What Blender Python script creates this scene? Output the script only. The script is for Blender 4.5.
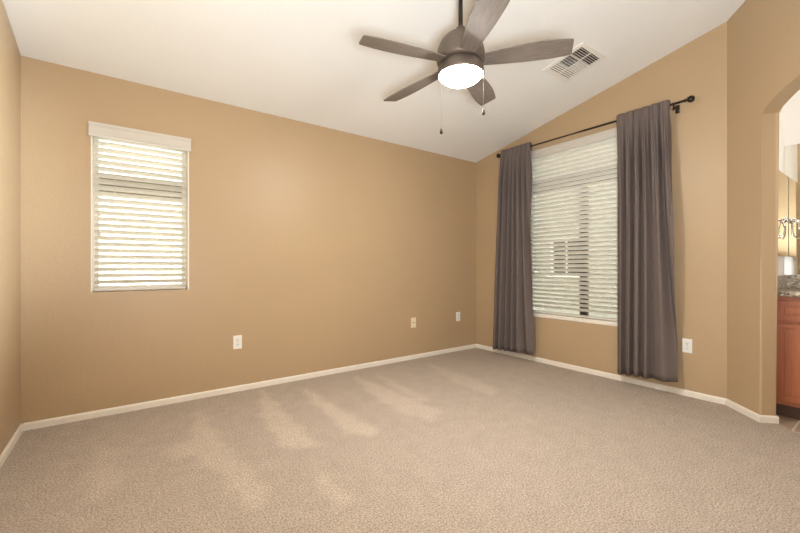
import bpy, bmesh, math, random
from mathutils import Vector, Matrix
random.seed(7)
PI = math.pi
for o in list(bpy.data.objects):
    bpy.data.objects.remove(o, do_unlink=True)
SC = bpy.context.scene
COL = SC.collection

# ------------------------------------------------------------------ camera
YAW = 0.9389                      # heading of the view measured from +X
cam_d = bpy.data.cameras.new('camera')
cam_d.sensor_width = 36.0
cam_d.lens = 36.0 * 378.0 / 800.0
cam_d.clip_start = 0.02
cam = bpy.data.objects.new('camera', cam_d)
COL.objects.link(cam)
cam.location = (0, 0, 1.069)
cam.rotation_euler = (PI / 2, 0, YAW - PI / 2)
SC.camera = cam

# ------------------------------------------------------------------ world, exposure
SKY = 3.5
LAMP = 112.0                       # ceiling fan globe
BATH = 12.0                       # added, unseen bathroom lamps
EXPOSURE = 0.93
w = bpy.data.worlds.new('overcast_sky')
SC.world = w
w.use_nodes = True
bg = w.node_tree.nodes['Background']
bg.inputs['Color'].default_value = (1.0, 0.99, 0.97, 1)
bg.inputs['Strength'].default_value = SKY
# the photographer's bounce flashes behind the camera: one into the ceiling, one into the left wall
fl_d = bpy.data.lights.new('bounce_flash', 'AREA')
fl_d.shape = 'DISK'; fl_d.size = 0.6; fl_d.energy = 58.0; fl_d.color = (0.88, 0.95, 1.0)
fl_o = bpy.data.objects.new('bounce_flash', fl_d)
COL.objects.link(fl_o)
fl_o.location = (0.12, -0.22, 0.95)
fl_o.rotation_euler = Vector((0.55, 0.38, 1.0)).to_track_quat('-Z', 'Y').to_euler()
sp_d = bpy.data.lights.new('bounce_flash_wall', 'SPOT')
sp_d.energy = 900.0; sp_d.color = (0.82, 0.93, 1.0); sp_d.spot_size = math.radians(40); sp_d.spot_blend = 1.0; sp_d.shadow_soft_size = 0.15
sp_o = bpy.data.objects.new('bounce_flash_wall', sp_d)
COL.objects.link(sp_o)
sp_o.location = (2.5, -0.25, 1.7)
sp_o.rotation_euler = Vector((-3.04, 2.2, -0.12)).to_track_quat('-Z', 'Y').to_euler()
vs = SC.view_settings
vs.view_transform = 'Standard'
vs.look = 'None'
vs.exposure = EXPOSURE
vs.gamma = 1.0
vs.use_curve_mapping = False

# ------------------------------------------------------------------ dimensions (metres)
XL, XB, YA, YN = -0.537, 3.762, 3.438, -0.45      # left, window wall, back wall, near wall
K, Z0 = 0.2032, 2.44                              # vault: slope and height at the back wall
YE = 0.864                                        # where the angled wall starts
TA = 0.105                                        # angled wall thickness
S2 = math.sqrt(0.5)
def zc(y): return Z0 + K * (YA - y)
def ang(s, off=0.0):                              # point on the angled wall, s along, off behind its face
    return (XB - S2 * s + S2 * off, YE - S2 * s - S2 * off)

# ------------------------------------------------------------------ materials
def srgb(r, g, b):
    f = lambda c: (c / 255 / 12.92) if c / 255 <= 0.04045 else ((c / 255 + 0.055) / 1.055) ** 2.4
    return (f(r), f(g), f(b), 1)
def new_mat(name):
    m = bpy.data.materials.new(name)
    m.use_nodes = True
    return m, m.node_tree.nodes, m.node_tree.links, m.node_tree.nodes['Principled BSDF']
def plain(name, col, rough=0.5, metal=0.0, var=0.05, scale=8.0, bump=0.0, bscale=80.0, spec=0.5, stretch=None):
    m, n, l, p = new_mat(name)
    tc = n.new('ShaderNodeTexCoord')
    mp = n.new('ShaderNodeMapping')
    l.new(tc.outputs['Object'], mp.inputs['Vector'])
    if stretch: mp.inputs['Scale'].default_value = stretch
    nz = n.new('ShaderNodeTexNoise'); nz.inputs['Scale'].default_value = scale; nz.inputs['Detail'].default_value = 4
    l.new(mp.outputs['Vector'], nz.inputs['Vector'])
    rp = n.new('ShaderNodeValToRGB')
    c = col
    rp.color_ramp.elements[0].color = (c[0] * (1 - var), c[1] * (1 - var), c[2] * (1 - var), 1)
    rp.color_ramp.elements[1].color = (min(1, c[0] * (1 + var)), min(1, c[1] * (1 + var)), min(1, c[2] * (1 + var)), 1)
    rp.color_ramp.elements[0].position = 0.3; rp.color_ramp.elements[1].position = 0.7
    l.new(nz.outputs['Fac'], rp.inputs['Fac'])
    l.new(rp.outputs['Color'], p.inputs['Base Color'])
    p.inputs['Roughness'].default_value = rough
    p.inputs['Metallic'].default_value = metal
    p.inputs['Specular IOR Level'].default_value = spec
    if bump > 0:
        nb = n.new('ShaderNodeTexNoise'); nb.inputs['Scale'].default_value = bscale; nb.inputs['Detail'].default_value = 3
        l.new(tc.outputs['Object'], nb.inputs['Vector'])
        bp = n.new('ShaderNodeBump'); bp.inputs['Strength'].default_value = bump; bp.inputs['Distance'].default_value = 0.01
        l.new(nb.outputs['Fac'], bp.inputs['Height'])
        l.new(bp.outputs['Normal'], p.inputs['Normal'])
    return m

M = {}
M['wall'] = plain('tan_wall_paint', (0.455, 0.325, 0.192), 0.42, var=0.02, scale=1.5, bump=0.12, bscale=45, spec=0.45)
M['ceiling'] = plain('ceiling_paint', (0.86, 0.86, 0.84), 0.8, var=0.012, scale=2, bump=0.12, bscale=50, spec=0.2)
M['bath_wall'] = plain('bathroom_paint', (0.82, 0.79, 0.74), 0.6, var=0.015, scale=2, bump=0.06, bscale=50)
M['trim'] = plain('cream_trim_paint', (0.80, 0.74, 0.65), 0.4, var=0.02)
M['white'] = plain('white_plastic', (0.82, 0.80, 0.75), 0.35, var=0.01)
M['cream'] = plain('cream_plastic', (0.80, 0.70, 0.50), 0.4, var=0.01)
M['blindwhite'] = plain('blind_white', (0.60, 0.56, 0.50), 0.45, var=0.01)
M['slot'] = plain('dark_slot', (0.05, 0.04, 0.035), 0.6, var=0.05)
M['slotgrey'] = plain('grey_slot', (0.25, 0.23, 0.21), 0.6, var=0.05)
M['curtain'] = plain('brown_grey_fabric', (0.152, 0.121, 0.109), 0.85, var=0.08, scale=300, bump=0.15, bscale=700, spec=0.2)
M['rod'] = plain('dark_bronze', (0.035, 0.026, 0.022), 0.35, metal=0.6, var=0.1)
M['frame'] = plain('bronze_window_frame', (0.04, 0.026, 0.012), 0.5, var=0.06)
M['tanframe'] = plain('tan_window_frame', (0.27, 0.22, 0.14), 0.5, var=0.05)
M['cord'] = plain('pale_cord', (0.75, 0.70, 0.60), 0.7, var=0.03)
M['blade'] = plain('grey_brown_blade', (0.165, 0.135, 0.113), 0.5, var=0.2, spec=0.3, scale=9, stretch=(1.5, 14, 10))
M['fanmetal'] = plain('brushed_bronze', (0.13, 0.10, 0.08), 0.5, metal=0.45, var=0.05)
M['chain'] = plain('chain_metal', (0.40, 0.35, 0.29), 0.5, metal=0.3, var=0.05)
M['fob'] = plain('dark_wood_fob', (0.025, 0.018, 0.013), 0.6, var=0.1, spec=0.2)
M['wood'] = plain('red_brown_wood', (0.34, 0.105, 0.042), 0.36, var=0.13, scale=4, stretch=(14, 14, 1.2))
M['darkwood'] = plain('dark_toe_kick', (0.07, 0.03, 0.014), 0.5, var=0.15, scale=5)
M['chrome'] = plain('chrome', (0.75, 0.74, 0.72), 0.12, metal=1.0, var=0.01)
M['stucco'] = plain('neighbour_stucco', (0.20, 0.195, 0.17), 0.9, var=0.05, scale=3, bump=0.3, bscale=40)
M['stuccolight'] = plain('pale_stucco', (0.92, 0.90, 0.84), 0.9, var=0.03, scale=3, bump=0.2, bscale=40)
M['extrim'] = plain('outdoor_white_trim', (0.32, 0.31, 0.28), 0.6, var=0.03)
M['darkglass'] = plain('neighbour_dark_glass', (0.015, 0.015, 0.012), 0.6, var=0.1, spec=0.1)
M['gravel'] = plain('gravel', (0.72, 0.66, 0.58), 0.95, var=0.3, scale=60, bump=0.4, bscale=120)

# slats: white vinyl that lets a little light through
def slat_mat():
    m, n, l, p = new_mat('white_blind_slat')
    p.inputs['Base Color'].default_value = (0.93, 0.91, 0.84, 1)
    p.inputs['Roughness'].default_value = 0.4
    tr = n.new('ShaderNodeBsdfTranslucent'); tr.inputs['Color'].default_value = (0.88, 0.84, 0.72, 1)
    nz = n.new('ShaderNodeTexNoise'); nz.inputs['Scale'].default_value = 3
    mr = n.new('ShaderNodeMapRange'); mr.inputs['To Min'].default_value = 0.18; mr.inputs['To Max'].default_value = 0.22
    l.new(nz.outputs['Fac'], mr.inputs['Value'])
    mx = n.new('ShaderNodeMixShader')
    l.new(mr.outputs['Result'], mx.inputs['Fac'])
    l.new(p.outputs['BSDF'], mx.inputs[1]); l.new(tr.outputs['BSDF'], mx.inputs[2])
    l.new(mx.outputs['Shader'], n['Material Output'].inputs['Surface'])
    return m
M['slat'] = slat_mat()

def glass_mat():
    m, n, l, p = new_mat('window_glass')
    n.remove(p)
    t = n.new('ShaderNodeBsdfTransparent'); t.inputs['Color'].default_value = (0.93, 0.95, 0.92, 1)
    g = n.new('ShaderNodeBsdfGlossy'); g.inputs['Roughness'].default_value = 0.02
    fr = n.new('ShaderNodeFresnel'); fr.inputs['IOR'].default_value = 1.45
    mx = n.new('ShaderNodeMixShader')
    l.new(fr.outputs['Fac'], mx.inputs['Fac']); l.new(t.outputs['BSDF'], mx.inputs[1]); l.new(g.outputs['BSDF'], mx.inputs[2])
    l.new(mx.outputs['Shader'], n['Material Output'].inputs['Surface'])
    return m
M['glass'] = glass_mat()

def mirror_mat():
    m, n, l, p = new_mat('mirror_glass')
    p.inputs['Base Color'].default_value = (0.90, 0.91, 0.88, 1)
    p.inputs['Metallic'].default_value = 1.0
    nz = n.new('ShaderNodeTexNoise'); nz.inputs['Scale'].default_value = 5
    mr = n.new('ShaderNodeMapRange'); mr.inputs['To Min'].default_value = 0.015; mr.inputs['To Max'].default_value = 0.03
    l.new(nz.outputs['Fac'], mr.inputs['Value']); l.new(mr.outputs['Result'], p.inputs['Roughness'])
    return m
M['mirror'] = mirror_mat()

def emit_mat(name, col, strength):
    m, n, l, p = new_mat(name)
    n.remove(p)
    e = n.new('ShaderNodeEmission'); e.inputs['Color'].default_value = col; e.inputs['Strength'].default_value = strength
    l.new(e.outputs['Emission'], n['Material Output'].inputs['Surface'])
    return m
M['globe'] = emit_mat('lit_frosted_globe', (1.0, 0.965, 0.915, 1), LAMP)
M['added_bath_glow'] = emit_mat('added_bath_diffuser', (1.0, 0.95, 0.88, 1), BATH)

def carpet_mat():
    m, n, l, p = new_mat('beige_carpet')
    tc = n.new('ShaderNodeTexCoord')
    a = n.new('ShaderNodeTexNoise'); a.inputs['Scale'].default_value = 120; a.inputs['Detail'].default_value = 4; a.inputs['Roughness'].default_value = 0.85
    b = n.new('ShaderNodeTexNoise'); b.inputs['Scale'].default_value = 9; b.inputs['Detail'].default_value = 6; b.inputs['Roughness'].default_value = 0.7
    for x in (a, b): l.new(tc.outputs['Object'], x.inputs['Vector'])
    rp = n.new('ShaderNodeValToRGB')
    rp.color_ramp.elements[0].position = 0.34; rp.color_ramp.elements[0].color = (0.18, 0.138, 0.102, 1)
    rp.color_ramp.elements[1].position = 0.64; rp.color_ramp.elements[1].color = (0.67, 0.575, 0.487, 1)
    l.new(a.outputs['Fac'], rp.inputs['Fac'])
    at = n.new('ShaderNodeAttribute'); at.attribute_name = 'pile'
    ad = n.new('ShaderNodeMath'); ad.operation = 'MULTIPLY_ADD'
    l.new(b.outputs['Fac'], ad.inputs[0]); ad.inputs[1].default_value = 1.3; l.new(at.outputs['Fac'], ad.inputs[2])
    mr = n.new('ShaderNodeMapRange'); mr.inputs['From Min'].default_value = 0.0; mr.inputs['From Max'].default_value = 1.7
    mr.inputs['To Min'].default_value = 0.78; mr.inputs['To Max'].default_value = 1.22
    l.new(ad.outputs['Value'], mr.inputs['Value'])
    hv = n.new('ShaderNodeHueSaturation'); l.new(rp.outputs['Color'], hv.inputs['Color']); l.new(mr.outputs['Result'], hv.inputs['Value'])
    l.new(hv.outputs['Color'], p.inputs['Base Color'])
    p.inputs['Roughness'].default_value = 0.95; p.inputs['Specular IOR Level'].default_value = 0.1
    bp = n.new('ShaderNodeBump'); bp.inputs['Strength'].default_value = 0.15; bp.inputs['Distance'].default_value = 0.01
    l.new(a.outputs['Fac'], bp.inputs['Height']); l.new(bp.outputs['Normal'], p.inputs['Normal'])
    return m
M['carpet'] = carpet_mat()

def tile_mat():
    m, n, l, p = new_mat('travertine_tile')
    tc = n.new('ShaderNodeTexCoord'); mp = n.new('ShaderNodeMapping')
    mp.inputs['Location'].default_value = (0.12, -0.477, 0)
    l.new(tc.outputs['Object'], mp.inputs['Vector'])
    br = n.new('ShaderNodeTexBrick'); br.offset = 0.0
    br.inputs['Scale'].default_value = 1.0; br.inputs['Brick Width'].default_value = 0.33; br.inputs['Row Height'].default_value = 0.33
    br.inputs['Mortar Size'].default_value = 0.006
    br.inputs['Color1'].default_value = (0.40, 0.29, 0.20, 1); br.inputs['Color2'].default_value = (0.46, 0.34, 0.24, 1)
    br.inputs['Mortar'].default_value = (0.66, 0.60, 0.52, 1)
    l.new(mp.outputs['Vector'], br.inputs['Vector'])
    nz = n.new('ShaderNodeTexNoise'); nz.inputs['Scale'].default_value = 9; nz.inputs['Detail'].default_value = 6
    l.new(tc.outputs['Object'], nz.inputs['Vector'])
    mr = n.new('ShaderNodeMapRange'); mr.inputs['To Min'].default_value = 0.7; mr.inputs['To Max'].default_value = 1.3
    l.new(nz.outputs['Fac'], mr.inputs['Value'])
    hv = n.new('ShaderNodeHueSaturation'); l.new(br.outputs['Color'], hv.inputs['Color']); l.new(mr.outputs['Result'], hv.inputs['Value'])
    l.new(hv.outputs['Color'], p.inputs['Base Color']); p.inputs['Roughness'].default_value = 0.4
    return m
M['tile'] = tile_mat()

def granite_mat():
    m, n, l, p = new_mat('speckled_granite')
    tc = n.new('ShaderNodeTexCoord')
    v = n.new('ShaderNodeTexVoronoi'); v.inputs['Scale'].default_value = 70
    nz = n.new('ShaderNodeTexNoise'); nz.inputs['Scale'].default_value = 38; nz.inputs['Detail'].default_value = 6
    for x in (v, nz): l.new(tc.outputs['Object'], x.inputs['Vector'])
    sp = n.new('ShaderNodeSeparateColor'); l.new(v.outputs['Color'], sp.inputs['Color'])
    mx = n.new('ShaderNodeMath'); mx.operation = 'MULTIPLY_ADD'
    l.new(sp.outputs['Red'], mx.inputs[0]); mx.inputs[1].default_value = 0.5
    ml = n.new('ShaderNodeMath'); ml.operation = 'MULTIPLY'; l.new(nz.outputs['Fac'], ml.inputs[0]); ml.inputs[1].default_value = 0.5
    l.new(ml.outputs['Value'], mx.inputs[2])
    rp = n.new('ShaderNodeValToRGB')
    e = rp.color_ramp.elements
    e[0].position = 0.25; e[0].color = (0.10, 0.07, 0.045, 1)
    e[1].position = 0.75; e[1].color = (0.58, 0.50, 0.39, 1)
    x = e.new(0.45); x.color = (0.27, 0.21, 0.14, 1)
    x = e.new(0.6); x.color = (0.42, 0.35, 0.255, 1)
    l.new(mx.outputs['Value'], rp.inputs['Fac']); l.new(rp.outputs['Color'], p.inputs['Base Color'])
    p.inputs['Roughness'].default_value = 0.35
    return m
M['granite'] = granite_mat()

# ------------------------------------------------------------------ mesh helpers
def obj(name, bm, mat, parent=None, smooth=False, loc=None, normals=True):
    me = bpy.data.meshes.new(name)
    if normals: bmesh.ops.recalc_face_normals(bm, faces=bm.faces)
    bm.to_mesh(me); bm.free()
    me.materials.append(mat)
    if smooth: me.shade_smooth()
    o = bpy.data.objects.new(name, me); COL.objects.link(o)
    if parent is not None: o.parent = parent
    if loc is not None: o.location = loc
    return o
def tag(o, label, cat, group=None):
    o['label'] = label; o['category'] = cat
    if group: o['group'] = group
    return o
def thing(name, label, cat, loc=(0, 0, 0), group=None):
    o = bpy.data.objects.new(name, None); COL.objects.link(o)
    o.empty_display_size = 0.05; o.location = loc
    return tag(o, label, cat, group)
def struct(name, bm, mat, parent=None, smooth=False, normals=True):
    o = obj(name, bm, mat, parent, smooth, normals=normals)
    o['kind'] = 'structure'
    return o
def box(bm, x0, x1, y0, y1, z0, z1, mtx=None, bev=0.0):
    r = bmesh.ops.create_cube(bm, size=1.0)
    v = r['verts']
    bmesh.ops.scale(bm, vec=(x1 - x0, y1 - y0, z1 - z0), verts=v)
    bmesh.ops.translate(bm, vec=((x0 + x1) / 2, (y0 + y1) / 2, (z0 + z1) / 2), verts=v)
    if bev > 0:
        es = {e for q in v for e in q.link_edges}
        r2 = bmesh.ops.bevel(bm, geom=list(es), offset=bev, segments=2, affect='EDGES', profile=0.6)
        v = list({q for f in r2['faces'] for q in f.verts} | {q for q in v if q.is_valid})
        # gather the whole island
        seen = set(v); st = list(v)
        while st:
            q = st.pop()
            for e in q.link_edges:
                t = e.other_vert(q)
                if t not in seen: seen.add(t); st.append(t)
        v = list(seen)
    if mtx is not None: bmesh.ops.transform(bm, matrix=mtx, verts=v)
    return v
def bx(*a, mtx=None, bev=0.0):
    bm = bmesh.new(); box(bm, *a, mtx=mtx, bev=bev); return bm
def lathe(bm, prof, c=(0, 0, 0), seg=32, mtx=None):
    rings = []
    for r, z in prof:
        if r < 1e-6: rings.append([bm.verts.new((c[0], c[1], c[2] + z))])
        else: rings.append([bm.verts.new((c[0] + r * math.cos(2 * PI * k / seg), c[1] + r * math.sin(2 * PI * k / seg), c[2] + z)) for k in range(seg)])
    for a, b in zip(rings, rings[1:]):
        for k in range(seg):
            k2 = (k + 1) % seg
            if len(a) == 1 and len(b) == 1: continue
            if len(a) == 1: bm.faces.new((a[0], b[k], b[k2]))
            elif len(b) == 1: bm.faces.new((a[k], a[k2], b[0]))
            else: bm.faces.new((a[k], a[k2], b[k2], b[k]))
    if mtx is not None:
        bmesh.ops.transform(bm, matrix=mtx, verts=[v for r in rings for v in r])
def tube(bm, pts, r, seg=10, closed=False):
    pts = [Vector(p) for p in pts]; n = len(pts); rings = []
    up = None
    for i, p in enumerate(pts):
        if closed: t = pts[(i + 1) % n] - pts[i - 1]
        else: t = pts[min(i + 1, n - 1)] - pts[max(i - 1, 0)]
        t.normalize()
        if up is None:
            up = Vector((0, 0, 1)) if abs(t.z) < 0.9 else Vector((1, 0, 0))
        u = up - t * up.dot(t)
        u.normalize(); up = u
        v = t.cross(u)
        rr = r[i] if isinstance(r, (list, tuple)) else r
        rings.append([bm.verts.new(p + (u * math.cos(2 * PI * k / seg) + v * math.sin(2 * PI * k / seg)) * rr) for k in range(seg)])
    m = n if closed else n - 1
    for i in range(m):
        a, b = rings[i], rings[(i + 1) % n]
        for k in range(seg):
            bm.faces.new((a[k], a[(k + 1) % seg], b[(k + 1) % seg], b[k]))
    if not closed:
        bm.faces.new(rings[0][::-1]); bm.faces.new(rings[-1])
def prism(bm, poly, vec):
    vec = Vector(vec)
    a = [bm.verts.new(p) for p in poly]; b = [bm.verts.new(Vector(p) + vec) for p in poly]
    n = len(poly)
    bm.faces.new(a); bm.faces.new(b[::-1])
    for i in range(n): bm.faces.new((a[i], b[i], b[(i + 1) % n], a[(i + 1) % n]))
    return a, b

# ------------------------------------------------------------------ setting: walls
WT = 0.17                                         # outer wall thickness
WA = (-0.185, 0.425, 0.887, 2.075)                # window in back wall: x0 x1 z0 z1
WB = (1.38, 2.72, 0.500, 2.385)                   # window in right wall: y0 y1 z0 z1
def holed_wall(u0, u1, top, hole, place):
    # front face, back face and reveals of one wall with one rectangular opening; place(u, z, depth) -> xyz
    bm = bmesh.new()
    us = [u0] + ([hole[0], hole[1]] if hole else []) + [u1]
    def quad(pts):
        bm.faces.new([bm.verts.new(p) for p in pts])
    for d in (0, WT):
        for i in range(len(us) - 1):
            a, b = us[i], us[i + 1]
            if hole and i == 1:
                quad([place(a, 0, d), place(b, 0, d), place(b, hole[2], d), place(a, hole[2], d)])
                quad([place(a, hole[3], d), place(b, hole[3], d), place(b, top(b), d), place(a, top(a), d)])
            elif hole:
                zs = [0, hole[2], hole[3]]
                quad([place(a, 0, d), place(b, 0, d), place(b, hole[2], d), place(a, hole[2], d)])
                quad([place(a, hole[2], d), place(b, hole[2], d), place(b, hole[3], d), place(a, hole[3], d)])
                quad([place(a, hole[3], d), place(b, hole[3], d), place(b, top(b), d), place(a, top(a), d)])
            else:
                quad([place(a, 0, d), place(b, 0, d), place(b, top(b), d), place(a, top(a), d)])
    rim = [(u0, 0), (u1, 0), (u1, top(u1)), (u0, top(u0))]
    loops = [rim]
    if hole: loops.append([(hole[0], hole[2]), (hole[1], hole[2]), (hole[1], hole[3]), (hole[0], hole[3])])
    for lp in loops:
        for i in range(4):
            p, q = lp[i], lp[(i + 1) % 4]
            quad([place(p[0], p[1], 0), place(q[0], q[1], 0), place(q[0], q[1], WT), place(p[0], p[1], WT)])
    bmesh.ops.remove_doubles(bm, verts=bm.verts, dist=1e-5)
    return bm
struct('wall_back', holed_wall(XL - WT, XB, lambda u: Z0, WA, lambda u, z, d: (u, YA + d, z)), M['wall'])
struct('wall_right', holed_wall(YE, YA + WT, zc, WB, lambda u, z, d: (XB + d, u, z)), M['wall'])
struct('wall_left', holed_wall(YN, YA, zc, None, lambda u, z, d: (XL - d, u, z)), M['wall'])
# angled wall with the arched opening, bullnosed arrises
A0, AW, ARISE, ASPR, SEND = 0.323, 0.81, 0.122, 2.118, 1.855
arch = []
N = 18
for i in range(N + 1):
    t = i / N
    arch.append((A0 + AW * t, ASPR + ARISE * 4 * t * (1 - t) * (1.0)))
outl = [(0, 0), (A0, 0)] + arch + [(A0 + AW, 0), (SEND, 0)]
top = [(SEND, zc(ang(SEND)[1])), (0, zc(YE))]
def P3(sz, off=0): x, y = ang(sz[0], off); return (x, y, sz[1])
bm = bmesh.new()
fr = [bm.verts.new(P3(p)) for p in outl + top]; bk = [bm.verts.new(P3(p, TA)) for p in outl + top]
n = len(fr)
bm.faces.new(fr); bm.faces.new(bk[::-1])
for i in range(n): bm.faces.new((fr[i], bk[i], bk[(i + 1) % n], fr[(i + 1) % n]))
na = len(outl)
idx = [(i, i + 1) for i in range(1, na - 2)]
es = []
for i, j in idx:
    for L in (fr, bk):
        e = bm.edges.get((L[i], L[j]))
        if e: es.append(e)
bmesh.ops.bevel(bm, geom=es, offset=0.016, segments=4, affect='EDGES', profile=0.5)
bmesh.ops.triangulate(bm, faces=[f for f in bm.faces if len(f.verts) > 8])
wo = struct('wall_angled', bm, M['wall'])
# near wall behind the camera
ex = ang(SEND)[0]
struct('wall_near', bx(XL - WT, ex + 0.1, YN - WT, YN, 0, zc(YN) + 0.1), M['wall'])

# ceiling: one sloping slab
bm = bmesh.new()
cp = [(XL - WT, YA + WT), (XL - WT, YN - WT), (ex + 0.1, YN - WT), (ang(SEND, TA)[0], ang(SEND, TA)[1]), (XB + 0.07, YE - 0.07), (XB + WT, YE), (XB + WT, YA + WT)]
prism(bm, [(x, y, zc(y)) for x, y in cp], (0, 0, 0.12))
struct('ceiling', bm, M['ceiling'])

# carpet: a fine grid that stops behind the arch, with the lay of the pile as an attribute
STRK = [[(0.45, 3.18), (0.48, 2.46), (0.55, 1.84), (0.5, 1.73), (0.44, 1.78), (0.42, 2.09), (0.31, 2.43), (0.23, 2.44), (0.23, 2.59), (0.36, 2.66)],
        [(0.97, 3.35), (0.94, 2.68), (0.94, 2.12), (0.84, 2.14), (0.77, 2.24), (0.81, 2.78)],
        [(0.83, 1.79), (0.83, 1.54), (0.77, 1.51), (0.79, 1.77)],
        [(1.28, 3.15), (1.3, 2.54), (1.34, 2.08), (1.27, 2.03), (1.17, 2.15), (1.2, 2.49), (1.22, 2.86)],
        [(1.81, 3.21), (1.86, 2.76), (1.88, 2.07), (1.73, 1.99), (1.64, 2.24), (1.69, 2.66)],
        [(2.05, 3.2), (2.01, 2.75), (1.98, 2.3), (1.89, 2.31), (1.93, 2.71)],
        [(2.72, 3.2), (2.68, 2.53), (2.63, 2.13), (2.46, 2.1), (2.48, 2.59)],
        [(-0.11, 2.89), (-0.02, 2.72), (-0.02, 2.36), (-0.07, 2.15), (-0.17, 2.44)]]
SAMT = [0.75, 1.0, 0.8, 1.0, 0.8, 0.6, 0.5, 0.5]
def sdist(p, poly):
    d = 9.0; ins = False; n = len(poly)
    for i in range(n):
        ax, ay = poly[i]; bx_, by = poly[(i + 1) % n]
        ex_, ey = bx_ - ax, by - ay; wx, wy = p[0] - ax, p[1] - ay
        t = max(0, min(1, (wx * ex_ + wy * ey) / (ex_ * ex_ + ey * ey)))
        d = min(d, math.hypot(wx - ex_ * t, wy - ey * t))
        if (ay > p[1]) != (by > p[1]) and p[0] < ax + (p[1] - ay) / (by - ay) * ex_: ins = not ins
    return -d if ins else d
bm = bmesh.new()
G = 0.02
nx, ny = int(round((XB - XL) / G)), int(round((YA - YN) / G))
vd = {}
def clampxy(x, y):
    lim = XB + YE - 2 * S2 * 0.0 - 2 * S2 * 0.0
    return x, y
for i in range(nx):
    for j in range(ny):
        x, y = XL + (XB - XL) * (i + .5) / nx, YA - (YA - YN) * (j + .5) / ny
        # signed distance behind the face of the angled wall
        off = (x - XB) * S2 - (y - YE) * S2
        if y < YE + 0.0 and off > TA - 0.012: continue
        q = []
        for a, b in ((0, 0), (1, 0), (1, 1), (0, 1)):
            k = (i + a, j + b)
            if k not in vd: vd[k] = bm.verts.new((XL + (XB - XL) * k[0] / nx, YA - (YA - YN) * k[1] / ny, 0))
            q.append(vd[k])
        bm.faces.new(q)
# pull the saw-tooth edge on to the straight threshold line
for v in bm.verts:
    x, y = v.co.x, v.co.y
    off = (x - XB) * S2 - (y - YE) * S2
    if y < YE and off > TA - 0.03 - G and v.is_boundary:
        dlt = (TA - 0.012) - off
        v.co.x += S2 * dlt; v.co.y -= S2 * dlt
me = bpy.data.meshes.new('floor')
bmesh.ops.recalc_face_normals(bm, faces=bm.faces)
bm.to_mesh(me); bm.free()
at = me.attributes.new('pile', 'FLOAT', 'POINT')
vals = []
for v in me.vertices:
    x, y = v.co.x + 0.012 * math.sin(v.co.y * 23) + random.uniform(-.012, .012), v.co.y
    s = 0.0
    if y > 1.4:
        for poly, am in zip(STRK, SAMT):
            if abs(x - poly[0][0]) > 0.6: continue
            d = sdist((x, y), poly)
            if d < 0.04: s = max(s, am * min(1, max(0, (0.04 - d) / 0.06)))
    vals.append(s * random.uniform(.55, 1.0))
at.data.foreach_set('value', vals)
me.materials.append(M['carpet'])
fl = bpy.data.objects.new('floor', me); COL.objects.link(fl); fl['kind'] = 'structure'
if sum(p.normal.z for p in me.polygons) < 0: me.flip_normals()

# bathroom shell
BY, BX, BZ, BE = 0.63, 4.29, 2.75, -1.3
bm = bmesh.new()
pl = [ang(0.16, TA - 0.012), ang(SEND + 0.6, TA - 0.012), (2.1, BE), (BX + 0.1, BE), (BX + 0.1, BY + 0.1), (XB, BY + 0.1)]
prism(bm, [(x, y, -0.001) for x, y in pl], (0, 0, -0.05))
struct('floor_tiled', bm, M['tile'])
bm = bmesh.new(); box(bm, 3.69, BX + 0.1, BY, BY + 0.1, 0, BZ); struct('wall_bathroom_side', bm, M['bath_wall'])
bm = bmesh.new(); box(bm, BX, BX + 0.1, BE, BY, 0, BZ); struct('wall_bathroom_mirror', bm, M['bath_wall'])
bm = bmesh.new(); box(bm, 1.9, BX + 0.1, BE - 0.1, BE, 0, BZ); struct('wall_bathroom_end', bm, M['bath_wall'])
bm = bmesh.new()
prism(bm, [(1.9, BE - 0.1, BZ), (BX + 0.1, BE - 0.1, BZ), (BX + 0.1, BY + 0.1, BZ), (XB + 0.03, BY + 0.1, BZ), ang(0.2, TA) + (BZ,), ang(SEND + 0.3, TA) + (BZ,)], (0, 0, 0.08))
struct('ceiling_bathroom', bm, M['bath_wall'])

# baseboards
BH, BT = 0.048, 0.013
def base_run(name, pts):
    # pts: face line of the wall, room on the left-hand side
    bm = bmesh.new()
    P = [Vector(p) for p in pts]
    offs = []
    for i in range(len(P)):
        ns = []
        if i > 0: d = (P[i] - P[i - 1]).normalized(); ns.append(Vector((-d.y, d.x)))
        if i < len(P) - 1: d = (P[i + 1] - P[i]).normalized(); ns.append(Vector((-d.y, d.x)))
        nn = sum(ns, Vector((0, 0))).normalized()
        offs.append(nn * (1.0 / nn.dot(ns[0])))
    prof = [(0, 0), (BT, 0), (BT, BH - 0.012), (BT * 0.75, BH - 0.004), (BT * 0.4, BH), (0, BH)]
    rings = [[bm.verts.new((p.x + o.x * a, p.y + o.y * a, z)) for a, z in prof] for p, o in zip(P, offs)]
    for a, b in zip(rings, rings[1:]):
        for k in range(len(prof)):
            k2 = (k + 1) % len(prof)
            bm.faces.new((a[k], b[k], b[k2], a[k2]))
    bm.faces.new(rings[0]); bm.faces.new(rings[-1][::-1])
    return struct(name, bm, M['trim'])
base_run('baseboard_back', [(XB - BT, YA), (XL + BT, YA)])
base_run('baseboard_left', [(XL, YA), (XL, YN)])
base_run('baseboard_right', [ang(A0, TA), ang(A0, 0.0), (XB, YE), (XB, YA)])
base_run('baseboard_angled', [ang(SEND), ang(A0 + AW)])

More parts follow.
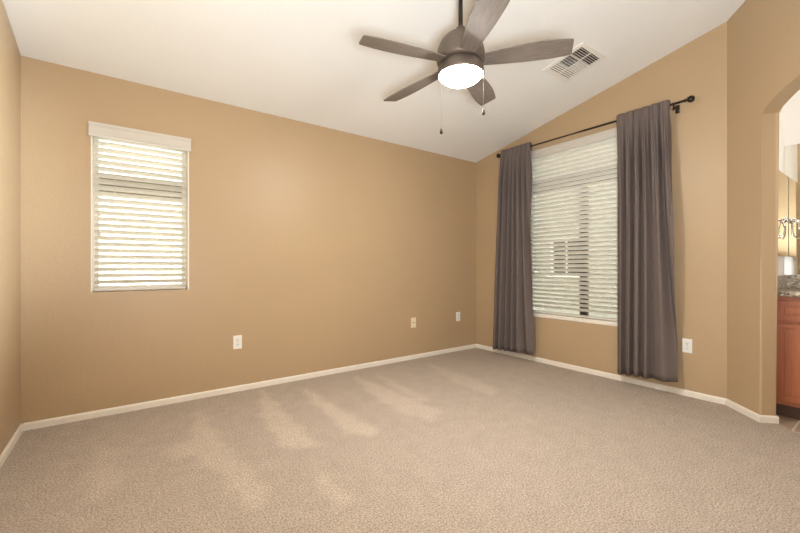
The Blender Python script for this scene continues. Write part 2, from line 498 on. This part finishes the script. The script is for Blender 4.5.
# outside: ground, the neighbour on the right, a pale garden wall behind the back window
bm = bmesh.new(); prism(bm, [(-14, -14, -0.16), (16, -14, -0.16), (16, 14, -0.16), (-14, 14, -0.16)], (0, 0, -0.1))
struct('ground', bm, M['gravel'])
NX = 8.5
nb = thing('neighbour_house', 'pale stucco house next door with white-trimmed windows seen through the large blind', 'house', (NX, 4.5, -0.16))
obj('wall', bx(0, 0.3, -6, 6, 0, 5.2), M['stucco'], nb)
def nwin(y0, y1, z0, z1):
    y0 -= 4.5; y1 -= 4.5; z0 += 0.16; z1 += 0.16
    bm = bmesh.new()
    for a in ((y0 - .08, y0, z0 - .08, z1 + .08), (y1, y1 + .08, z0 - .08, z1 + .08), (y0, y1, z1, z1 + .08), (y0 - .2, y1 + .2, z0 - .12, z0), ((y0 + y1) / 2 - .02, (y0 + y1) / 2 + .02, z0, z1)):
        box(bm, -.05, 0, *a)
    f = obj('window', bm, M['extrim'], nb)
    obj('pane', bx(-.02, 0.0, y0, y1, z0, z1), M['darkglass'], f)
nwin(4.55, 5.22, 0.92, 1.66); nwin(5.85, 6.5, 0.98, 1.5)
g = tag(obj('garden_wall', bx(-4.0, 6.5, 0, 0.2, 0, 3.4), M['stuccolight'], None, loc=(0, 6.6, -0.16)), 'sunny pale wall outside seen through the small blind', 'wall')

# windows
def window(name, place, u0, u1, z0, z1, bars, mat, barmat=None):
    # place(u0,u1,d0,d1,z0,z1) -> box bounds;  frame sits 95..145 mm behind the wall face
    bm = bmesh.new(); d0, d1, fw = 0.10, 0.15, 0.04
    for a in ((u0, u0 + fw, z0, z1), (u1 - fw, u1, z0, z1), (u0 + fw, u1 - fw, z0, z0 + fw), (u0 + fw, u1 - fw, z1 - fw, z1)):
        box(bm, *place(a[0], a[1], d0, d1, a[2], a[3]), bev=0.004)
    o = struct(name, bm, mat)
    for a in bars:
        obj('meeting_rail' if a[1] - a[0] > .2 else 'mullion', bx(*place(a[0], a[1], d0 + 0.002, d1 - 0.002, a[2], a[3]), bev=0.004), barmat or mat, o)
    gl = obj('pane', bx(*place(u0 + fw * .5, u1 - fw * .5, 0.124, 0.128, z0 + fw * .5, z1 - fw * .5)), M['glass'], o)
    return o
pA = lambda a, b, d, e, z, y: (a, b, YA + d, YA + e, z, y)
pB = lambda a, b, d, e, z, y: (XB + d, XB + e, a, b, z, y)
window('window_1', pA, *WA, [(WA[0] + .04, WA[1] - .04, 1.62, 1.745)], M['trim'], M['tanframe'])
window('window_2', pB, *WB, [(WB[0] + .04, WB[1] - .04, 1.925, 2.05), (2.012, 2.088, WB[2] + .04, 1.925)], M['frame'])

for q in ((WA[0] + .0005, WA[0] + .009), (WA[1] - .009, WA[1] - .0005)):  # pale strips added to imitate daylight on the window reveals
    obj('reveal_light_strip', bx(q[0], q[1], YA - .001, YA + .099, WA[2] + .001, WA[3] - .001), M['trim'], bpy.data.objects['window_1'])
st = obj('window_sill', bx(XB + .004, XB + .099, WB[0] + .002, WB[1] - .002, WB[2] + .001, WB[2] + .042, bev=.004), M['trim'], bpy.data.objects['window_2'])

# ------------------------------------------------------------------ blinds
def blind(name, label, loc, M4, width, z0, z1, tilt, ladders, tassels, val_h, val_over, wand=None):
    # local frame: x along the window, y into the room, z up (world heights); M4 turns it on to its wall
    t = thing(name, label, 'blind', loc)
    def put(nm, bm, mat, parent=t, smooth=False):
        bmesh.ops.transform(bm, matrix=M4, verts=bm.verts)
        return obj(nm, bm, mat, parent, smooth)
    hw = width / 2
    zt = z1 - 0.055
    yc = -0.045                              # slat centre line, behind the wall face
    put('head_rail', bx(-hw, hw, yc - .025, yc + .028, z1 - .048, z1 - .004, bev=.003), M['blindwhite'])
    # valance: moulded board with short returns
    bm = bmesh.new()
    vw = hw + val_over
    prof = [(0.006, z1 - val_h), (0.020, z1 - val_h), (0.022, z1 - val_h + .012), (0.017, z1 - val_h + .022), (0.017, z1 - .022), (0.026, z1 - .008), (0.026, z1 + .008), (0.006, z1 + .008)]
    if val_over < 0: prof = [(y - 0.018, z - 0.008) for y, z in prof]
    prism(bm, [(-vw, y, z) for y, z in prof], (2 * vw, 0, 0))
    put('valance', bm, M['blindwhite'])
    pitch, depth = 0.0455, 0.050
    zb = z0 + 0.018
    n = int((zt - zb - 0.02) / pitch)
    bm = bmesh.new()
    zz = []
    for i in range(n):
        zc_ = zt - 0.02 - i * pitch
        zz.append(zc_)
        jit = random.uniform(-.02, .02)
        pts = []
        for k in range(5):
            u = (k / 4 - .5)
            pts.append((u * depth, 0.004 * (1 - 4 * u * u)))
        loop = [(a, b + .0013) for a, b in pts] + [(a, b - .0013) for a, b in reversed(pts)]
        ca, sa = math.cos(tilt + jit), math.sin(tilt + jit)
        prism(bm, [(-hw + .004, yc + a * ca - b * sa, zc_ + a * sa + b * ca) for a, b in loop], (2 * hw - .008, 0, 0))
    put('slats', bm, M['slat'])
    put('bottom_rail', bx(-hw + .003, hw - .003, yc - .024, yc + .024, z0 + .002, z0 + .022, bev=.004), M['blindwhite'])
    for lx in ladders:
        bm = bmesh.new()
        for yy in (-.027, .027):
            tube(bm, [(lx, yc + yy, z0 + .01), (lx, yc + yy, z1 - .03)], 0.0011, 6)
        put('ladder_cord', bm, M['cord'])
    for tx, tz in tassels:
        bm = bmesh.new(); tube(bm, [(tx, yc + .034, z1 - .03), (tx, yc + .036, tz + .03)], 0.0011, 6)
        c = put('lift_cord', bm, M['cord'])
        bm = bmesh.new(); lathe(bm, [(0, .034), (.004, .032), (.0075, .004), (.006, 0), (0, 0)], (tx, yc + .036, tz), 12)
        put('tassel', bm, M['cord'], c, True)
    if wand:
        bm = bmesh.new(); tube(bm, [(wand[0], yc + .034, z1 - .05), (wand[0], yc + .037, wand[1])], 0.004, 8)
        put('tilt_wand', bm, M['white'], t, True)
    return t
MA = Matrix.Rotation(PI, 4, 'Z')                # room is towards -Y: local +y -> -Y, local +x -> -X
MB = Matrix.Rotation(PI / 2, 4, 'Z')            # room is towards -X: local +y -> -X, local +x -> +Y
wc = (WA[0] + WA[1]) / 2
blind('window_blind', 'small white slatted blind with deep valance on the back wall, glowing with daylight', (wc, YA, 0), MA, WA[1] - WA[0] - .030, WA[2] + .002, 2.078,
      math.radians(31), (-.19, .17), ((.255, 1.43), (.255, 1.285), (-.262, 1.77), (-.262, 1.45)), 0.09, 0.026)
wc = (WB[0] + WB[1]) / 2
blind('window_blind', 'tall wide white slatted blind between the two dark curtains', (XB, wc, 0), MB, WB[1] - WB[0] - .014, WB[2] + .046, 2.380,
      math.radians(37), (-.42, -.12, .16, .42), ((.43, .55), (.40, .60)), 0.075, -0.002)

# ------------------------------------------------------------------ curtain rod and curtains
RX, RZ = XB - 0.09, 2.412
rod = thing('curtain_rod', 'dark bronze curtain rod with ball finials above the large window', 'curtain rod', (XB, 2.0, RZ))
def rput(nm, bm, parent=rod, smooth=True):
    bmesh.ops.translate(bm, vec=(-XB, -2.0, -RZ), verts=bm.verts)
    return obj(nm, bm, M['rod'], parent, smooth)
bm = bmesh.new(); tube(bm, [(RX, 1.10, RZ), (RX, 1.95, RZ)], 0.0095, 14); rput('outer_pole', bm)
bm = bmesh.new(); tube(bm, [(RX, 1.90, RZ), (RX, 2.96, RZ)], 0.0075, 14); rput('inner_pole', bm)
for yy, sg in ((1.10, -1), (2.96, 1)):
    bm = bmesh.new()
    prof = [(0, -.012), (.013, -.012), (.013, 0), (.008, .003), (.008, .008), (.017, .011), (.0245, .021), (.0268, .033), (.0245, .045), (.016, .055), (0, .058)]
    mt = Matrix.Translation((RX, yy, RZ)) @ Matrix.Rotation(-sg * PI / 2, 4, 'X')
    lathe(bm, prof, seg=20, mtx=mt); rput('finial', bm)
for yy in (1.186, 2.951):
    bm = bmesh.new()
    box(bm, XB - .006, XB, yy - .014, yy + .014, RZ - .055, RZ + .012)
    tube(bm, [(XB - .003, yy, RZ - .022), (RX, yy, RZ - .022)], 0.006, 10)
    tube(bm, [(RX + .017, yy, RZ + .006), (RX + .014, yy, RZ - .010), (RX, yy, RZ - .018), (RX - .014, yy, RZ - .010), (RX - .017, yy, RZ + .006)], 0.005, 8)
    br = rput('bracket', bm)
    bm = bmesh.new(); tube(bm, [(RX, yy, RZ - .018), (RX, yy, RZ - .040)], [0.006, 0.006], 10); lathe(bm, [(0, -.012), (.009, -.010), (.009, 0), (0, 0)], (RX, yy, RZ - .04), 12)
    rput('thumb_screw', bm, br)

def curtain(label, yt, yb, zb, folds, warp_t, warp_b, seed, dx0=0.0, dx1=0.0):
    # yt/yb: (far edge, near edge) along the wall at the top / at the hem
    rnd = random.Random(seed)
    ph = [rnd.uniform(0, 6.28) for _ in range(6)]
    NU, NV = 220, 60
    top = RZ + 0.036
    bm = bmesh.new(); rows = []
    def pt(u, v):
        g = warp_t(u) * (1 - v) + warp_b(u) * v
        e = v ** 0.8
        y = (yt[0] + (yt[1] - yt[0]) * u) * (1 - e) + (yb[0] + (yb[1] - yb[0]) * u) * e
        z = top + 0.004 * math.sin(2 * PI * folds * g * 2 + ph[3]) * (1 - v) + (zb + 0.032 * u - top) * v
        f1 = 2 * PI * folds * g + 0.5 * math.sin(2 * PI * u * 1.4 + ph[0]) + 0.35 * math.sin(2.2 * v + ph[1])
        crest = math.sqrt(math.sin(f1 / 2) ** 2 + 0.004)
        s = 1 - 2 * crest                        # broad crests towards the room, narrow creases
        fine = math.sin(1.7 * f1 + ph[2]) * 0.16 + math.sin(2 * PI * folds * 2.7 * u + ph[4]) * 0.45 * max(0, 1 - v * 2.2)
        below = max(0.0, min(1.0, (RZ - 0.03 - z) / 0.35))
        amp = 0.010 + 0.036 * below
        base = RX - 0.019 - amp if z > RZ - 0.03 else RX - 0.019 - amp + 0.050 * below
        x = base + amp * (s + fine) * (0.85 + .15 * math.sin(3 * u + ph[5])) + (dx0 * (1 - u) + dx1 * u) * v
        y += 0.008 * math.cos(f1) * below
        return Vector((x, y, z))
    for j in range(NV + 1):
        v = (j / NV) ** 1.5
        rows.append([bm.verts.new(pt(i / NU, v)) for i in range(NU + 1)])
    # rod pocket: over the top and down behind the pole
    back = []
    for (dx, z) in ((0.010, top + .006), (0.030, top), (0.031, RZ + .012), (0.031, RZ - .012), (0.030, RZ - .035), (0.012, RZ - .05)):
        back.append([bm.verts.new((rows[0][i].co.x + dx if z >= top else RX - .019 + dx + (0.0 if z > RZ - .03 else 0.0), rows[0][i].co.y, z)) for i in range(NU + 1)])
    allr = list(reversed(back)) + rows
    for a, b in zip(allr, allr[1:]):
        for i in range(NU): bm.faces.new((a[i], a[i + 1], b[i + 1], b[i]))
    o = obj('curtain', bm, M['curtain'], None, True)
    md = o.modifiers.new('thickness', 'SOLIDIFY'); md.thickness = 0.002; md.offset = 0
    return tag(o, label, 'curtain', None)
curtain('brown-grey curtain on the left side of the large window, nearer the room corner', (2.935, 2.535), (3.06, 2.495), 0.065, 7.2, lambda u: u, lambda u: u * .8 + .1 * math.sin(3 * u), 4)
curtain('brown-grey curtain on the right side of the large window, beside the outlet', (1.622, 1.212), (1.622, 1.150), 0.088, 6.2, lambda u: u, lambda u: 0.80 * (1 - (1 - u) ** 1.7), 11, 0.0, 0.0)

# ------------------------------------------------------------------ outlets
def outlet(label, place, kind, mat, group=None):
    # local: x along wall, z up, y out of the wall into the room
    loc, M4 = place
    t = thing('wall_outlet' if kind != 'jack' else 'cable_jack', label, 'outlet' if kind != 'jack' else 'jack plate', loc)
    def put(nm, bm, m, p=t, s=False):
        bmesh.ops.transform(bm, matrix=M4, verts=bm.verts); return obj(nm, bm, m, p, s)
    put('cover_plate', bx(-.035, .035, 0, .006, -.058, .058, bev=.0025), mat)
    if kind == 'duplex':
        for zz in (.02, -.02):
            bm = bmesh.new()
            lp = [(.0165 * math.copysign(min(1, abs(math.cos(a)) * 1.25), math.cos(a)), .014 * math.copysign(min(1, abs(math.sin(a)) * 1.25), math.sin(a))) for a in [2 * PI * k / 24 for k in range(24)]]
            prism(bm, [(x, .006, zz + z) for x, z in lp], (0, .0022, 0))
            s = put('socket', bm, mat)
            bm = bmesh.new()
            box(bm, -.0078, -.0050, .0078, .0088, zz - .003, zz + .0065); box(bm, .0050, .0078, .0078, .0088, zz - .003, zz + .0065)
            box(bm, -.0022, .0022, .0078, .0088, zz - .0105, zz - .0065)
            put('slots', bm, M['slot'], s)
        bm = bmesh.new(); lathe(bm, [(0, .0012), (.003, .0008), (.0035, 0), (0, 0)], (0, 0, 0), 10, Matrix.Translation((0, .006, 0)) @ Matrix.Rotation(-PI / 2, 4, 'X'))
        put('screw', bm, M['slotgrey'])
    elif kind == 'decora':
        put('insert', bx(-.0165, .0165, .005, .008, -.033, .033, bev=.001), mat)
        for zz in (.018, -.018):
            bm = bmesh.new()
            box(bm, -.0078, -.0050, .0078, .0088, zz - .005, zz + .0065); box(bm, .0050, .0078, .0078, .0088, zz - .005, zz + .0065)
            box(bm, -.0022, .0022, .0078, .0088, zz - .0115, zz - .0075)
            put('slots', bm, M['slot'])
    else:
        bm = bmesh.new(); lathe(bm, [(0, .013), (.0025, .013), (.0045, .012), (.0045, .003), (.0075, .003), (.0075, 0), (0, 0)], (0, 0, 0), 14, Matrix.Translation((0, .006, 0)) @ Matrix.Rotation(-PI / 2, 4, 'X'))
        put('coax_jack', bm, M['slotgrey'])
        for zz in (.042, -.042):
            bm = bmesh.new(); lathe(bm, [(0, .0012), (.003, .0008), (.0035, 0), (0, 0)], (0, 0, 0), 10, Matrix.Translation((0, .006, zz)) @ Matrix.Rotation(-PI / 2, 4, 'X'))
            put('screw', bm, M['slotgrey'])
    return t
outlet('white duplex outlet low on the back wall below and right of the small window', ((0.79, YA, 0.421), MA), 'duplex', M['white'])
outlet('cream cable jack plate low on the back wall', ((2.708, YA, 0.420), MA), 'jack', M['cream'])
outlet('white outlet on the back wall close to the room corner', ((3.429, YA, 0.434), MA), 'decora', M['white'])
outlet('white duplex outlet low on the window wall beside the right curtain', ((XB, 1.118, 0.414), MB), 'duplex', M['white'])

# ------------------------------------------------------------------ ceiling vent (on the slope)
vy, vx = 1.714, 3.082
vent = thing('ceiling_vent', 'white square air vent on the sloping ceiling near the window wall', 'vent', (vx, vy, zc(vy)))
slope = math.atan(K)
vent.rotation_euler = (-slope, 0, 0)
# local: z up into the ceiling; the face hangs at z<0
h = 0.183
bm = bmesh.new()
r0, r1 = h, 0.146
for a in ((-r0, r0, -r0, -r1), (-r0, r0, r1, r0), (-r0, -r1, -r1, r1), (r1, r0, -r1, r1)): box(bm, a[0], a[1], a[2], a[3], -0.009, 0, bev=.002)
obj('frame', bm, M['white'], vent)
obj('backing', bx(-r1, r1, -r1, r1, -0.003, -0.0005), M['slot'], vent)
rows = [(-r1, -.052), (-.046, .046), (.052, r1)]
cols = [(-r1, -.004), (.004, r1)]
bm = bmesh.new()
box(bm, -.004, .004, -r1, r1, -.009, -.003)
for y in (-.049, .049): box(bm, -r1, r1, y - .003, y + .003, -.009, -.003)
obj('divider', bm, M['white'], vent)
for ri, (ya, yb_) in enumerate(rows):
    for ci, (xa, xb) in enumerate(cols):
        bm = bmesh.new()
        if ri != 1:
            n = 5
            for k in range(n):
                yc_ = ya + (yb_ - ya) * (k + .5) / n
                tl = math.radians(38 if ri == 0 else -2)
                mt = Matrix.Translation(((xa + xb) / 2, yc_, -.010)) @ Matrix.Rotation(tl, 4, 'X')
                box(bm, -(xb - xa) / 2, (xb - xa) / 2, -.006, .006, -.0006, .0006, mtx=mt)
        else:
            n = 8
            for k in range(n):
                xc = xa + (xb - xa) * (k + .5) / n
                tl = math.radians(-38 if ci == 0 else 5)
                mt = Matrix.Translation((xc, (ya + yb_) / 2, -.010)) @ Matrix.Rotation(tl, 4, 'Y')
                box(bm, -.005, .005, -(yb_ - ya) / 2, (yb_ - ya) / 2, -.0006, .0006, mtx=mt)
            for k in (1, 2, 3):
                yc_ = ya + (yb_ - ya) * k / 4
                box(bm, xa, xb, yc_ - .001, yc_ + .001, -.010, -.006)
        obj('louvre_bank', bm, M['white'], vent)

# ------------------------------------------------------------------ ceiling fan
FX, FY, FZ = 1.669, 1.651, 2.318
FDZ = -0.025                       # fan body below the rod
fan = thing('ceiling_fan', 'five-blade grey-brown ceiling fan with lit white globe and pull chains', 'ceiling fan', (FX, FY, zc(FY)))
B0 = -zc(FY)
def fput(nm, bm, mat, smooth=True, parent=fan):
    bmesh.ops.translate(bm, vec=(0, 0, B0 + (0 if nm in ('canopy',) else FDZ)), verts=bm.verts)
    return obj(nm, bm, mat, parent, smooth)
bm = bmesh.new(); lathe(bm, [(0, 2.749), (.03, 2.749), (.055, 2.759), (.066, 2.782), (.068, 2.822), (0, 2.822)], seg=28); fput('canopy', bm, M['fanmetal'])
bm = bmesh.new(); lathe(bm, [(0, 2.52), (.0135, 2.52), (.0135, 2.785), (0, 2.785)], seg=16); fput('downrod', bm, M['rod'])
bm = bmesh.new(); lathe(bm, [(0, 2.565), (.020, 2.563), (.028, 2.55), (.030, 2.535), (.036, 2.525), (.062, 2.518), (.095, 2.498), (.122, 2.468), (.138, 2.43), (.146, 2.39), (.148, 2.362), (.143, 2.345), (.128, 2.338), (0, 2.338)], seg=48)
fput('motor_housing', bm, M['fanmetal'])
bm = bmesh.new(); lathe(bm, [(0, 2.338), (.120, 2.338), (.126, 2.330), (.138, 2.305), (.143, 2.280), (.142, 2.264), (.137, 2.260), (.1305, 2.264), (.1295, 2.279), (0, 2.279)], seg=48)
lk = fput('light_kit', bm, M['fanmetal'])
bm = bmesh.new()
prof = [(.1275, 2.277)] + [(.1275 * math.cos(t), 2.272 - .062 * math.sin(t)) for t in [PI / 2 * k / 14 for k in range(15)]]
prof[-1] = (0, prof[-1][1])
lathe(bm, prof, seg=48); fput('globe', bm, M['globe'], True, lk)
# blades; the rotor hangs a touch out of level
TILT = Vector((0, 0, 1)).rotation_difference(Vector((-.0352, .0400, 1))).to_matrix().to_4x4()
def blade_outline():
    L0, L1 = 0.135, 0.660
    up, lo = [], []
    for k in range(25):
        t = k / 24
        wl = 0.046 + 0.026 * math.sin(min(1, t / 0.72) * PI / 2) - 0.010 * max(0, (t - .72) / .28) ** 2
        wr = 0.046 + 0.028 * math.sin(min(1, t / 0.62) * PI / 2) - 0.022 * max(0, (t - .62) / .38) ** 2
        x = L0 + (L1 - L0) * t
        up.append((x, wl)); lo.append((x - .0 * t, -wr))
    up[-1] = (L1 - .006, up[-1][1] - .004); lo[-1] = (L1 - .018, lo[-1][1] + .006)
    return lo + up[::-1]
for k in range(5):
    a = math.radians(25.5 + 72 * k)
    Mz = Matrix.Translation((0, 0, FZ)) @ TILT @ Matrix.Rotation(a, 4, 'Z') @ Matrix.Rotation(math.radians(-12), 4, 'X')
    bm = bmesh.new()
    prism(bm, [(x, y, -.003) for x, y in blade_outline()], (0, 0, .006))
    # oriented so that the blade's own x runs along its grain
    me_o = obj('blade', bm, M['blade'], fan)
    me_o.matrix_local = Matrix.Translation((0, 0, B0)) @ Mz
    bm = bmesh.new()
    prism(bm, [(.10, -.03, .004), (.15, -.034, .004), (.205, -.022, .004), (.225, 0, .004), (.205, .022, .004), (.15, .034, .004), (.10, .03, .004)], (0, 0, .005))
    iron = obj('blade_iron', bm, M['fanmetal'], me_o)
# pull chains
for (cx, cy, ztop, zb) in ((-.139, .0186, 2.285, 1.92), (.0577, -.1278, 2.285, 2.032)):
    r = math.hypot(cx, cy); cx, cy = cx / r * .140, cy / r * .140
    bm = bmesh.new()
    tube(bm, [(cx, cy, ztop + .01), (cx * 1.02, cy * 1.02, ztop - .01), (cx * 1.02, cy * 1.02, zb)], 0.0006, 6)
    c = fput('pull_chain', bm, M['chain'])
    bm = bmesh.new(); lathe(bm, [(0, 0.004), (.003, .002), (.004, -.006), (.0085, -.022), (.0095, -.030), (.007, -.036), (0, -.038)], (cx * 1.02, cy * 1.02, zb), 14)
    fput('fob', bm, M['fob'], True, c)

# ------------------------------------------------------------------ bathroom: vanity, counter, mirror, cabinet
VF, VE = 3.735, -0.75                      # cabinet front, far end
van = thing('vanity_cabinet', 'red-brown wooden bathroom vanity with raised panel doors, through the archway', 'cabinet', (VF, BY, 0))
def vput(nm, bm, mat, parent=van):
    bmesh.ops.translate(bm, vec=(-VF, -BY, 0), verts=bm.verts); return obj(nm, bm, mat, parent)
yl = BY - .004
vput('body', bx(VF, BX - .002, VE, yl, .10, .860), M['wood'])
vput('toe_kick', bx(VF + .07, BX - .01, VE + .01, yl - .004, 0, .10), M['darkwood'])
def panel(y0, y1, z0, z1, raised=True):
    bm = bmesh.new()
    box(bm, VF - .018, VF - .0005, y0, y1, z0, z1, bev=.004)
    if raised:
        f = .03
        box(bm, VF - .023, VF - .017, y0, y0 + f, z0, z1, bev=.002); box(bm, VF - .023, VF - .017, y1 - f, y1, z0, z1, bev=.002)
        box(bm, VF - .023, VF - .017, y0 + f, y1 - f, z0, z0 + f, bev=.002); box(bm, VF - .023, VF - .017, y0 + f, y1 - f, z1 - f, z1, bev=.002)
        box(bm, VF - .022, VF - .017, y0 + f + .012, y1 - f - .012, z0 + f + .012, z1 - f - .012, bev=.004)
    return bm
yy = BY - .045
for k in range(3):
    y1 = yy - .40 * k; y0 = y1 - .375
    vput('drawer_front', panel(y0, y1, .695, .830), M['wood'])
    vput('door', panel(y0, y1, .135, .670), M['wood'])
ct = thing('vanity_countertop', 'speckled tan granite countertop with backsplash on the wooden vanity', 'countertop', (VF, BY, .861))
def cput(nm, bm):
    bmesh.ops.translate(bm, vec=(-VF, -BY, -.861), verts=bm.verts); return obj(nm, bm, M['granite'], ct)
cput('slab', bx(VF - .04, BX - .002, VE - .02, yl, .861, .896, bev=.004))
cput('backsplash', bx(BX - .022, BX - .002, VE - .02, yl, .8965, 1.0, bev=.002))
cput('side_splash', bx(VF - .03, BX - .023, yl - .02, yl, .8965, .998, bev=.002))
mr = tag(obj('wall_mirror', bx(-.006, 0, VE, BY - .003, 0, 1.03), M['mirror'], None, loc=(BX, 0, 1.004)), 'large frameless mirror above the granite backsplash, beyond the archway', 'mirror')
mc = thing('medicine_cabinet', 'white medicine cabinet with mirrored door on the bathroom side wall', 'cabinet', (BX - .26, BY, 1.47))
def mput(nm, bm, mat, s=False, p=mc):
    bmesh.ops.translate(bm, vec=(-BX + .26, -BY, -1.47), verts=bm.verts); return obj(nm, bm, mat, p, s)
x0, x1 = 3.79, BX - .012
mput('body', bx(x0, x1, BY - .02, BY, 1.15, 1.785), M['white'])
mput('door', bx(x0, x1 - .012, BY - .027, BY - .021, 1.15, 1.785), M['mirror'])
# towel ring in front of the mirrored door
tr = thing('towel_ring', 'small chrome towel ring hanging at the mirrored cabinet', 'towel ring', (4.19, BY - .027, 1.437))
bm = bmesh.new(); tube(bm, [(0, 0, 0), (0, -.05, 0)], .007, 12); lathe(bm, [(0, .008), (.02, .006), (.022, 0), (0, 0)], seg=18, mtx=Matrix.Rotation(PI / 2, 4, 'X')); obj('post', bm, M['chrome'], tr, True)
bm = bmesh.new(); tube(bm, [(.07 * math.sin(2 * PI * k / 28), -.05 + .03 * math.sin(2 * PI * k / 28), -.072 + .072 * math.cos(2 * PI * k / 28)) for k in range(28)], .004, 8, closed=True); obj('ring', bm, M['chrome'], tr, True)
# unseen light bar added over the mirror to brighten the bathroom
bl = thing('added_bath_light', 'added light bar out of view above the mirror, brightening the bathroom', 'added light', (BX, -0.25, 2.25))
obj('back_plate', bx(-.03, 0, -.35, .35, -.05, .05, bev=.006), M['chrome'], bl)
for k in range(3):
    bm = bmesh.new(); lathe(bm, [(0, .06), (.045, .05), (.062, .02), (.065, -.03), (.05, -.07), (0, -.085)], (-.10, -.23 + .23 * k, -.02), 24)
    sh = obj('added_lamp_shade', bm, M['added_bath_glow'], bl, True)
    bm = bmesh.new(); tube(bm, [(-.03, -.23 + .23 * k, .02), (-.07, -.23 + .23 * k, .045), (-.10, -.23 + .23 * k, .045)], .008, 8); obj('arm', bm, M['chrome'], bl, True)
